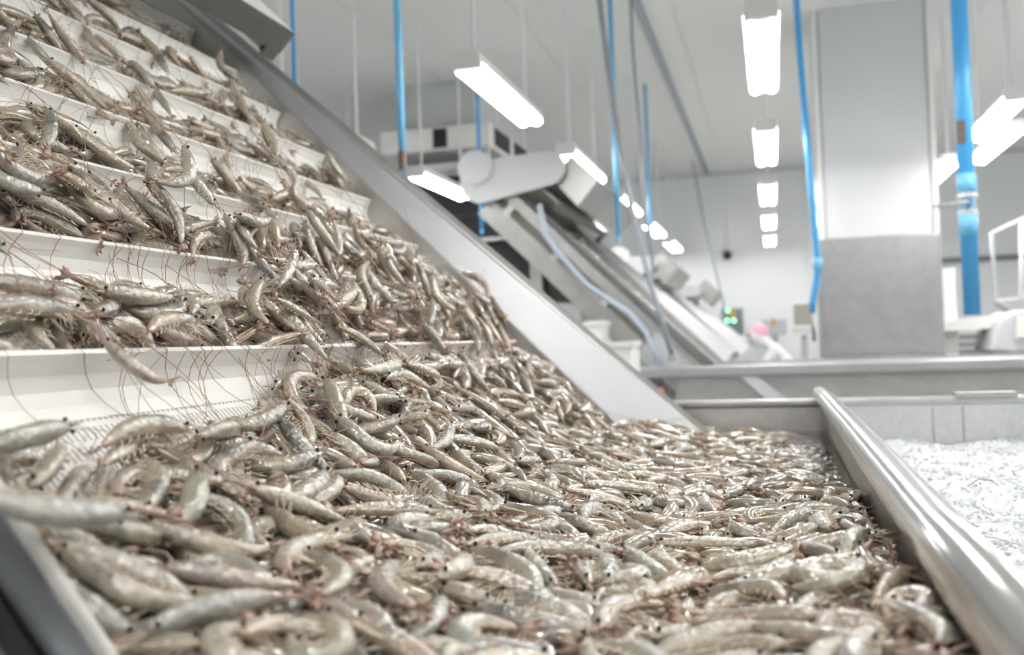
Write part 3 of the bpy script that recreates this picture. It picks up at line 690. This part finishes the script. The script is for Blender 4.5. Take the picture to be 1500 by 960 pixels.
mass('shrimp_mass', [(v, R_, l, L, l[0] < -.68) for v, R_, l, L, z, q in rest], 'wet grey raw shrimp covering the tank and the steps of the belt')
# ------------------------------------------------------------------ conveyors behind
def back_conveyor(yn, yf, s0, s1, label, hood, detail, guard):
    r = root('inclined_conveyor', tuple(C(s0, (yn + yf) / 2, -.5)), label, 'conveyor')
    part('lower_beam', MB().box((s0 + .3, yn, -.24), (s1, yn + .05, -.10), fC), STEEL_D, r)
    part('inner_web', MB().box((s0 + .3, yn + .05, -.13), (s1, yn + .06, -.02), fC), plain('web_olive', (.30, .29, .24), .5) if 'web_olive' not in MATS else MATS['web_olive'], r)
    part('upper_beam', MB().box((s0, yn - .01, -.04), (s1 - .05, yn + .05, .035), fC), STEEL_D, r)
    part('dark_channel', MB().box((s0, yn + .05, .0), (s1 - .1, yn + .07, .06), fC), GREYP, r)
    part('belt', MB().box((s0, yn + .07, -.07), (s1, yf, -.05), fC), FLIGHT, r)
    part('far_side_rail', MB().box((s0, yf, -.08), (s1, yf + .02, .05), fC), STEEL_B, r)
    part('far_side_flange', strip(C(s0, yf + .02, .0), C(s1, yf + .02, .0), C(s0, yf + .12, .18), C(s1, yf + .12, .06), -.008), STEEL_B, r)
    part('near_flange', strip(C(s0, yn + .04, .03), C(s1, yn + .04, .03), C(s0, yn - .03, .11), C(s1, yn - .03, .06), .006), STEEL, r)
    for s in np.linspace(s0 + .35, s1 - .15, detail): part('cross_bracket', MB().box((s - .025, yn - .004, -.12), (s + .025, yn + .05, -.02), fC), PALEG, r)
    part('foot_plate', MB().box((s0 + .02, yn - .015, -.20), (s0 + .42, yn, .0), fC), PALEG, r)
    for k in range(9): s = s0 + .2 + k * .24; (part('flight', MB().box((s, yn + .07, -.05), (s + .008, yf, -.005), fC), FLIGHT, r) if s < s1 else None)
    (cx0, cz0), (cx1, cz1), rad, (bx, bz) = hood
    poly = []
    dx, dz = cx1 - cx0, cz1 - cz0; l = math.hypot(dx, dz); ux, uz = dx / l, dz / l; base = math.atan2(uz, ux)
    for t in np.linspace(math.pi / 2, 3 * math.pi / 2, 9): poly.append((cx0 + rad * math.cos(t + base), cz0 + rad * math.sin(t + base)))
    for t in np.linspace(-math.pi / 2, math.pi / 2, 9): poly.append((cx1 + rad * .8 * math.cos(t + base), cz1 + rad * .8 * math.sin(t + base)))
    part('hood_side', MB().prism(poly, yn - .06, yn - .045), PALEG, r, label='rounded pale steel side of the discharge hood')
    part('hood_body', MB().prism([(cx0 + (a - cx0) * .96, cz0 + (b - cz0) * .96) for a, b in poly], yn - .045, yf), STEEL_D, r)
    part('drum_end', MB().tube([(cx0 - .03, yn - .09, cz0 + .10), (cx0 - .03, yn - .045, cz0 + .10)], .12, 20), PALEG, r)
    part('hood_box', MB().hexa([(bx + a, y, bz + b) for y, sgn in ((yn + .02, 1), (yf, 1)) for a, b in ((-.05, .17), (-.2, .03), (-.02, -.18), (.13, -.01))]), STEEL_D, r)
    HS_, HN_ = guard
    part('guard_top', MB().box((HS_, yn + .02, HN_ - .006), (s1, yf + .05, HN_), fC), STEEL, r)
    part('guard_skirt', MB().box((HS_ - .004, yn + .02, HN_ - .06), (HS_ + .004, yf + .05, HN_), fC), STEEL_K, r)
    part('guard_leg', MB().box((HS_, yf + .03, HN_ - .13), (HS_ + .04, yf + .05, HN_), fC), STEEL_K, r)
    for y in (yn + .1, yf - .1): part('leg', MB().box((C(s1 - .3, 0, 0)[0] - .04, y - .04, 0), (C(s1 - .3, 0, 0)[0] + .04, y + .04, C(s1 - .3, 0, -.25)[2])), STEEL_D, r)
    return r
def pts_at(pl, Y): return [tuple(at(x, y, Y)[[0, 2]]) for x, y in pl]
(a0, a1) = pts_at([(707, 269), (806, 248)], 6.3); bx = pts_at([(850, 264)], 6.35)[0]
c2 = back_conveyor(6.3, 8.25, .62, 2.5, 'grey conveyor behind the shrimp tank with rounded hood and trailing hose', (a0, a1, .145, bx), 4, (2.12, .19))
hose = [at(790, 300, 6.15), at(800, 345, 6.15), at(815, 368, 6.15), at(860, 418, 6.15), at(920, 458, 6.15), at(945, 485, 6.15), at(958, 515, 6.15), at(962, 535, 6.15)]
part('hose', MB().tube(hose, .019, 8), HOSE, c2, True, label='pale blue hose looped along the frame')
m = MB()
part('motor_drum', MB().prism([(at(x, y, 6.5)[0], at(x, y, 6.5)[2]) for x, y in [(712, 352), (742, 350), (775, 375), (802, 405), (815, 440), (760, 440), (722, 400)]], 6.42, 7.2), BLACK, c2, label='black motor housing under the frame')
part('motor_shelf', MB().box(tuple(at(698, 354, 6.35)), tuple(at(745, 346, 6.35) + np.array([0, .5, 0]))), PALEG, c2)
(a0, a1) = pts_at([(912, 392), (950, 388)], 10.3); bx = pts_at([(976, 392)], 10.35)[0]
back_conveyor(10.3, 12.0, .60, 2.05, 'grey conveyor further back with a square hood below the lights', (a0, a1, .11, bx), 3, (1.75, .12))
(a0, a1) = pts_at([(985, 428), (1022, 428)], 13.2); bx = pts_at([(1040, 428)], 13.2)[0]
back_conveyor(13.0, 14.2, .65, 1.8, 'small far conveyor with hood in front of the end wall', (a0, a1, .09, bx), 2, (1.55, .12))
def rand_belt(n, yn, yf, sA, sB):
    out = []
    for _ in range(n):
        s, y = RNG.uniform(sA, sB), RNG.uniform(yn + .15, yf - .1); R = frame(np.array([S2, 0, S2]), RNG.uniform(-3, 3)); out.append((int(RNG.integers(10)), R, C(s, y, -.035 + RNG.uniform(0, .04)), .13, False))
    return out
mass('shrimp_mass', rand_belt(420, 6.3, 8.25, .7, 2.3), 'brownish shrimp riding on the belt of the conveyor behind', False)
# ------------------------------------------------------------------ tank behind
t2 = root('steel_tank', (.6, 7.0, 0), 'wide stainless steel tank in front of the pillar with bent front rim', 'tank')
part('front_rim', MB().box((-.88, 6.17, 1.245), (2.6, 6.26, 1.315)), STEEL_B, t2, bevel=.012)
part('front_wall', MB().box((-.62, 6.24, .4), (2.6, 6.252, 1.25)), STEEL_D, t2)
part('back_wall', MB().box((-.88, 7.75, .4), (2.6, 7.762, 1.29)), STEEL, t2)
part('back_rim', MB().box((-.88, 7.72, 1.26), (2.6, 7.79, 1.30)), STEEL_B, t2)
part('side_wall', MB().box((2.59, 6.25, .4), (2.6, 7.75, 1.29)), STEEL, t2)
part('side_wall', MB().box((-.88, 6.25, .4), (-.87, 7.75, 1.29)), STEEL, t2)
part('cover_sheet', MB().box((-.15, 6.9, 1.262), (2.58, 7.72, 1.278)), STEEL_B, t2)
part('raised_edge', MB().box((-.2, 7.3, 1.278), (.34, 7.36, 1.31)), STEEL_B, t2)
part('tank_floor', MB().box((-.87, 6.25, .38), (2.59, 7.75, .4)), STEEL_D, t2)
part('brace', MB().hexa([(*at(1075, 545, 6.2)[[0]], 6.19, at(1075, 545, 6.2)[2]), (at(1095, 545, 6.2)[0] + .03, 6.19, at(1095, 545, 6.2)[2]), (at(1095, 545, 6.2)[0] + .03, 6.235, at(1095, 545, 6.2)[2]), (at(1075, 545, 6.2)[0], 6.235, at(1075, 545, 6.2)[2]),
                         (.21, 6.19, .85), (.33, 6.19, .85), (.33, 6.235, .85), (.21, 6.235, .85)]), PALEG, t2)
for x in (-.8, 2.5):
    for y in (6.35, 7.65): part('leg', MB().box((x - .04, y - .04, 0), (x + .04, y + .04, .4)), STEEL_D, t2)
# ------------------------------------------------------------------ pipes, hoses and cables hanging from the ceiling
def drop_line(name, label, cat, px, py, Y, r, mat, bot=None, tag_at=None, group=None):
    p = at(px, py, Y); o = root(name, (p[0], Y, p[2]), label, cat, group)
    part('tube', MB().tube([(p[0], Y, ZC), (p[0], Y, p[2])], r, 12), mat, o, True)
    if tag_at:
        z0, z1 = at(px, tag_at[0], Y)[2], at(px, tag_at[1], Y)[2]
        part('tag', MB().tube([(p[0], Y, z1), (p[0], Y, z0)], r * 1.15, 12), BROWN, o, label='brown tag around the hose')
    part('end_fitting', MB().tube([(p[0], Y, p[2] - .05), (p[0], Y, p[2] + .03)], r * .75, 10), mat, o)
    return o
drop_line('air_hose', 'bright blue air hose with brown tag hanging behind the main conveyor', 'hose', 590, 258, 4.5, .019, LBLUE, tag_at=(222, 250))
drop_line('air_hose', 'thin blue hose hanging beside the main conveyor hood', 'hose', 432, 140, 4.0, .010, BLUE)
drop_line('air_hose', 'thin blue hose hanging in front of the ceiling cooler', 'hose', 706, 335, 8.0, .017, BLUE)
drop_line('air_hose', 'light blue hose hanging down to the row of rear conveyors', 'hose', 906, 345, 7.0, .019, LBLUE)
drop_line('air_hose', 'thin light blue hose hanging above the second rear conveyor', 'hose', 953, 345, 9.6, .017, LBLUE)
o = root('air_hose', tuple(at(1190, 440, 6.6)), 'long blue hose hanging along the left edge of the pillar', 'hose')
part('tube', MB().tube([at(1163, -60, 6.6), at(1172, 80, 6.6), at(1187, 260, 6.6), at(1193, 330, 6.6), at(1198, 385, 6.6), at(1196, 412, 6.6), at(1191, 440, 6.6), at(1190, 458, 6.6)], .021, 10), BLUE, o, True)
part('coupling', MB().tube([at(1197, 378, 6.6), at(1198, 396, 6.6)], .028, 10), LBLUE, o, True)
part('nozzle', MB().tube([at(1190, 456, 6.6), at(1193, 500, 6.6)], .012, 8), STEEL_D, o, True)
pp = at(1424, 455, 5.2); PX = pp[0]; zz_ = lambda y: at(1412, y, 5.2)[2]
o = root('blue_water_pipe', (PX, 5.2, pp[2]), 'thick blue water pipe with steel valve right of the pillar', 'pipe')
part('pipe', MB().tube([(PX, 5.2, ZC), (PX, 5.2, zz_(462))], .040, 16), BLUE, o, True)
part('coupling', MB().tube([(PX, 5.2, zz_(285)), (PX, 5.2, zz_(255))], .046, 16), LBLUE, o, True)
part('coupling', MB().tube([(PX, 5.2, zz_(345)), (PX, 5.2, zz_(314))], .046, 16), LBLUE, o, True)
vb = part('valve_body', MB().tube([(PX, 5.2, zz_(315)), (PX, 5.2, zz_(309)), (PX, 5.2, zz_(307)), (PX, 5.2, zz_(292)), (PX, 5.2, zz_(290)), (PX, 5.2, zz_(284))], [.048, .048, .04, .04, .048, .048], 12), STEEL, o, label='grey steel valve body')
part('valve_lever', MB().tube([(PX, 5.15, zz_(298)), (PX - .16, 5.14, zz_(302)), (PX - .17, 5.14, zz_(302))], .008, 8), STEEL_D, vb)
part('tag', MB().box((PX - .043, 5.155, zz_(212)), (PX - .003, 5.163, zz_(178))), BROWN, o, label='brown printed tag')
def cable(label, pl, Y, r, mat):
    o = root('cable', tuple(at(*pl[-1], Y)), label, 'cable'); part('sheath', MB().tube([at(x, y, Y) for x, y in pl], r, 8), mat, o, True)
    part('gland', MB().tube([at(*pl[-1], Y), at(*pl[-1], Y) - np.array([0, 0, .04])], r * 1.5, 8), STEEL_D, o); return o
cable('pale grey cable slanting down to the foot of the hooded conveyor', [(872, -60), (882, 30), (905, 200), (930, 330), (960, 440), (985, 520)], 6.12, .019, CABLE)
cable('thin grey cable beside the slanting cable on the rear conveyors', [(922, -60), (926, 60), (938, 200), (944, 300), (958, 400)], 6.9, .012, CABLE)
cable('thin dark cable slanting down to the dark switch box', [(1000, 150), (1008, 200), (1030, 320), (1062, 455)], 14.0, .014, CABLE)
# ------------------------------------------------------------------ ceiling cooler
ac = root('ceiling_cooler', tuple(at(690, 190, 8.5)), 'white ceiling cooler unit with dark fan openings above the rear conveyors', 'air cooler')
c0 = at(718, 213, 8.5); t0 = at(718, 178, 8.5); xr, zb, zt = c0[0], c0[2], t0[2]
part('casing', MB().box((xr - 1.1, 8.5, zb), (xr, 10.9, zt)), WHITE, ac, bevel=.01)
part('top_mount', MB().box((xr - .9, 8.7, zt), (xr - .2, 10.7, ZC)), PALEG, ac)
for y in (8.65, 9.35, 10.05): part('fan_opening', MB().box((xr - .02, y, zb + .03), (xr + .006, y + .55, zt - .02)), DARK, ac)
part('fan_opening', MB().box((xr - .56, 8.494, zb + .02), (xr - .42, 8.52, zt - .02)), DARK, ac)
part('drip_pan', MB().box((xr - 1.1, 8.45, zb - .20), (xr + .02, 10.95, zb - .14)), PALEG, ac)
part('coil_block', MB().box((xr - 1.0, 8.6, zb - .62), (xr - .1, 10.8, zb - .2)), DARK, ac)
for x in (xr - 1.08, xr - .02):
    for y in (8.47, 10.9): part('strut', MB().box((x - .02, y, zb - .14), (x + .02, y + .04, zb)), PALEG, ac)
part('lower_frame', MB().box((xr - 1.1, 8.46, zb - .26), (xr + .02, 8.50, zb - .20)), STEEL_B, ac)
part('lower_frame', MB().box((xr - .02, 8.5, zb - .26), (xr + .02, 10.95, zb - .20)), STEEL_B, ac)
# ------------------------------------------------------------------ boxes by the far wall
def cabinet(label, pxs, Y, mat, extras, depth=.25):
    (x0, y0), (x1, y1) = pxs; a, b = at(x0, y1, Y), at(x1, y0, Y); o = root('control_box', ((a[0] + b[0]) / 2, Y, 0), label, 'control box')
    part('housing', MB().box((a[0], Y, a[2]), (b[0], Y + depth, b[2])), mat, o, bevel=.01)
    part('stand', MB().box(((a[0] + b[0]) / 2 - .04, Y + .08, 0), ((a[0] + b[0]) / 2 + .04, Y + .16, a[2])), STEEL_D, o)
    for nm, (qx, qy), (w, h), mt in extras:
        p = at(qx, qy, Y)
        if nm == 'indicator': part('indicator', MB().tube([(p[0], Y - .02, p[2]), (p[0], Y + .01, p[2])], w, 10), mt, o, label='green lit indicator')
        else: part(nm, MB().box((p[0] - w, Y - .012, p[2] - h), (p[0] + w, Y + .01, p[2] + h)), mt, o)
    return o
cabinet('dark control box with three green lights by the far wall', ((1058, 451), (1088, 492)), 14.6, GREYP, [('indicator', (1066, 455), (.032, 0), GREEN_LED), ('indicator', (1065, 470), (.032, 0), GREEN_LED), ('indicator', (1075, 470), (.032, 0), GREEN_LED), ('label_plate', (1073, 461), (.03, .06), YELLOW)])
cabinet('grey control box with one yellow plate behind the stooping worker', ((1117, 466), (1153, 492)), 13.8, PALEG, [('label_plate', (1133, 472), (.025, .05), YELLOW)])
o = cabinet('white open fronted box left of the pillar', ((1162, 443), (1192, 492)), 13.2, WHITE, [('opening', (1176, 461), (.115, .14), plain('olive_screen', (.36, .35, .29), .5)), ('tray', (1176, 484), (.13, .03), PALEG)])
cm = root('dome_camera', (at(1065, 372, 15.0)[0], 15.0, at(1065, 372, 15.0)[2]), 'small dark dome camera on the white end wall', 'camera')
p = at(1065, 374, 15.0); part('dome', MB().ball((p[0], 15.02, p[2]), .07, 12, 8), BLACK, cm, True)
part('mount', MB().box((p[0] - .11, 15.02, p[2] + .05), (p[0] + .11, YF, p[2] + .075)), PALEG, cm)
og = root('orange_knob', tuple(at(968, 577, 4.0)), 'small orange knob on a post behind the tank rim', 'knob'); p = at(968, 575, 4.0)
part('cap', MB().ball(tuple(p), (.014, .014, .02), 10, 6), ORANGE, og, True); part('post', MB().tube([(p[0], p[1], 0), (p[0], p[1], p[2] - .015)], .012, 8), STEEL_D, og)
# white bins between the conveyors
for lb, (x0, y0, x1, y1), Y in [('white plastic bin low beside the hooded conveyor frame', (890, 500, 926, 545), 5.4), ('small white bin under the hooded conveyor frame', (858, 470, 880, 505), 5.9)]:
    a, b = at(x0, y1, Y), at(x1, y0, Y); o = root('plastic_bin', (a[0], Y, 0), lb, 'bin')
    part('bin_body', MB().prism([(a[0] + .02, 0), (b[0] - .02, 0), (b[0], b[2]), (a[0], b[2])], Y, Y + .3), WHITE, o, bevel=.01)
    part('bin_rim', MB().box((a[0] - .01, Y - .01, b[2] - .03), (b[0] + .01, Y + .31, b[2])), WHITE, o)
# ------------------------------------------------------------------ weighing machine on the right
mc = root('feed_machine', (1.8, 8.3, 0), 'white and steel machine with angled chute at the foot of the blue pipe', 'machine')
a, b = at(1378, 486, 8.3), at(1496, 458, 8.3)
part('top_bar', MB().hexa([(a[0], 8.1, a[2] + .0), (b[0], 8.1, a[2] + .02), (b[0], 8.5, a[2] + .02), (a[0], 8.5, a[2]), (a[0], 8.1, a[2] + .08), (b[0], 8.1, b[2]), (b[0], 8.5, b[2]), (a[0], 8.5, a[2] + .08)]), WHITE, mc)
part('post', MB().box((a[0] + .01, 8.2, 0), (a[0] + .11, 8.3, a[2] + .5)), WHITE, mc)
part('post', MB().box((b[0] + .25, 8.2, 0), (b[0] + .33, 8.3, a[2])), WHITE, mc)
for k in range(3): part('slat', MB().box((a[0] + .05, 8.25, a[2] - .07 - .06 * k), (b[0] - .1, 8.5, a[2] - .03 - .06 * k)), STEEL_D, mc)
part('chute', MB().prism(pts_at([(1448, 515), (1462, 470), (1485, 455), (1530, 450), (1530, 518)], 7.9), 7.85, 8.5), PALEG, mc, bevel=.02, label='angled pale steel chute')
part('chute_box', MB().prism(pts_at([(1488, 495), (1490, 462), (1530, 458), (1530, 495)], 7.8), 7.76, 7.84), WHITE, mc)
part('arm', MB().tube([at(1460, 443, 8.2), at(1478, 455, 8.2)], .026, 8), GREYP, mc); part('arm', MB().tube([at(1458, 442, 8.2), at(1530, 434, 8.2)], .018, 8), STEEL_D, mc)
part('guard_frame', MB().tube([at(1460, 440, 8.2), at(1452, 342, 8.2), at(1500, 320, 8.2), at(1560, 300, 8.2)], .016, 8), PALEG, mc, True)
part('guard_frame', MB().tube([at(1496, 440, 8.2), at(1496, 322, 8.2)], .016, 8), WHITE, mc, True)
# ------------------------------------------------------------------ workers
def person(label, x, y, lean, face, reach, z0=0.0):
    """one continuous skinned body; face = heading angle, lean = forward bend in radians"""
    r = root('person', (x, y, 0), label, 'person')
    fx, fy = math.cos(face), math.sin(face); sx, sy = -fy, fx
    def P(f, s, z): return Vector((x + f * fx + s * sx, y + f * fy + s * sy, z))
    hip = P(0, 0, .92); t = lambda d, s=0, f=0: P(math.sin(lean) * d + math.cos(lean) * f, s, .92 + math.cos(lean) * d - math.sin(lean) * f)
    V = [hip, t(.22), t(.42), t(.52), t(.60, 0, .02), t(.72, 0, .04)]; R_ = [(.17, .13), (.16, .125), (.18, .13), (.10, .09), (.06, .06), (.10, .11)]; E_ = [(0, 1), (1, 2), (2, 3), (3, 4), (4, 5)]
    def chain(st, pts, rs):
        pr = st
        for p, q in zip(pts, rs): V.append(p); R_.append((q, q)); E_.append((pr, len(V) - 1)); pr = len(V) - 1
    sh = [t(.47, .19), t(.47, -.19)]
    chain(2, [sh[0], P(.30 * reach[0], .22, sh[0].z - .22), P(.52 * reach[0] + .05, .15, sh[0].z - .33)], [.075, .06, .045])
    chain(2, [sh[1], P(.30 * reach[1], -.22, sh[1].z - .22), P(.52 * reach[1] + .05, -.15, sh[1].z - .33)], [.075, .06, .045])
    for s in (1, -1): chain(0, [P(0, s * .1, .80), P(.02, s * .11, .46), P(0, s * .11, .08), P(.13, s * .12, .05)], [.115, .08, .055, .05])
    me = bpy.data.meshes.new('body'); me.from_pydata([v - Vector((x, y, 0)) for v in V], E_, []); me.materials.append(COAT)
    b = bpy.data.objects.new('body', me); COL.objects.link(b); b.parent = r
    sk = b.modifiers.new('skin', 'SKIN'); sk.use_smooth_shade = True
    for i, (a_, c_) in enumerate(R_): me.skin_vertices[0].data[i].radius = (a_, c_)
    me.skin_vertices[0].data[0].use_root = True
    ss = b.modifiers.new('sub', 'SUBSURF'); ss.levels = 2; ss.render_levels = 2
    hd = t(.74, 0, .05)
    part('hood', MB().ball(tuple(hd), (.115, .105, .14), 14, 10), COAT, r, True)
    part('cap', MB().ball((hd.x - .02 * fx, hd.y, hd.z + .06), (.112, .108, .10), 14, 8), PINK, r, True, label='pink hair cap')
    fc = hd + Vector((fx, fy, 0)) * .07; part('face', MB().ball(tuple(fc), (.06, .075, .095), 12, 8), SKIN, r, True)
    fm = fc + Vector((fx * .035, fy * .035, -.035)); part('face_mask', MB().ball(tuple(fm), (.045, .06, .045), 10, 6), WHITE, r, True)
    for s in (1, -1):
        ep = fc + Vector((fx * .055 + sx * .03 * s, fy * .055 + sy * .03 * s, .025)); part('eye', MB().ball(tuple(ep), .011, 6, 4), BLACK, r)
    for s, k in ((1, 0), (-1, 1)):
        w = P(.52 * reach[k] + .05, s * .15, sh[k].z - .33); g = MB()
        d = Vector((fx * .7, fy * .7, -.5)).normalized(); sv = Vector((sx, sy, 0))
        g.tube([w, w + d * .05, w + d * .09], [.03, .04, .035], 8)
        for i in range(4): g.tube([w + d * .08 + sv * (.026 - .0175 * i), w + d * (.13 if i in (0, 3) else .145) + sv * (.028 - .0185 * i), w + d * (.15 if i in (0, 3) else .17) + sv * (.028 - .0185 * i) + Vector((0, 0, -.02))], [.0095, .009, .007], 6)
        g.tube([w + d * .03 + sv * .03 * s, w + d * .07 + sv * .062 * s, w + d * .10 + sv * .066 * s], [.012, .010, .008], 6)
        part('hand', g, WHITE, r, True)
    return r
q = at(1118, 500, 12.4)
person('worker in white coat and pink cap stooping over the far tank', q[0] + .42, 12.4, .65, math.pi, (1.5, 1.3))
q = at(1022, 474, 12.6)
person('worker in white coat and pink cap half hidden behind the far conveyor', q[0], 12.6, .12, math.pi * 1.2, (.5, .5))
q = at(905, 520, 5.75)
print('done', len(bpy.data.objects))
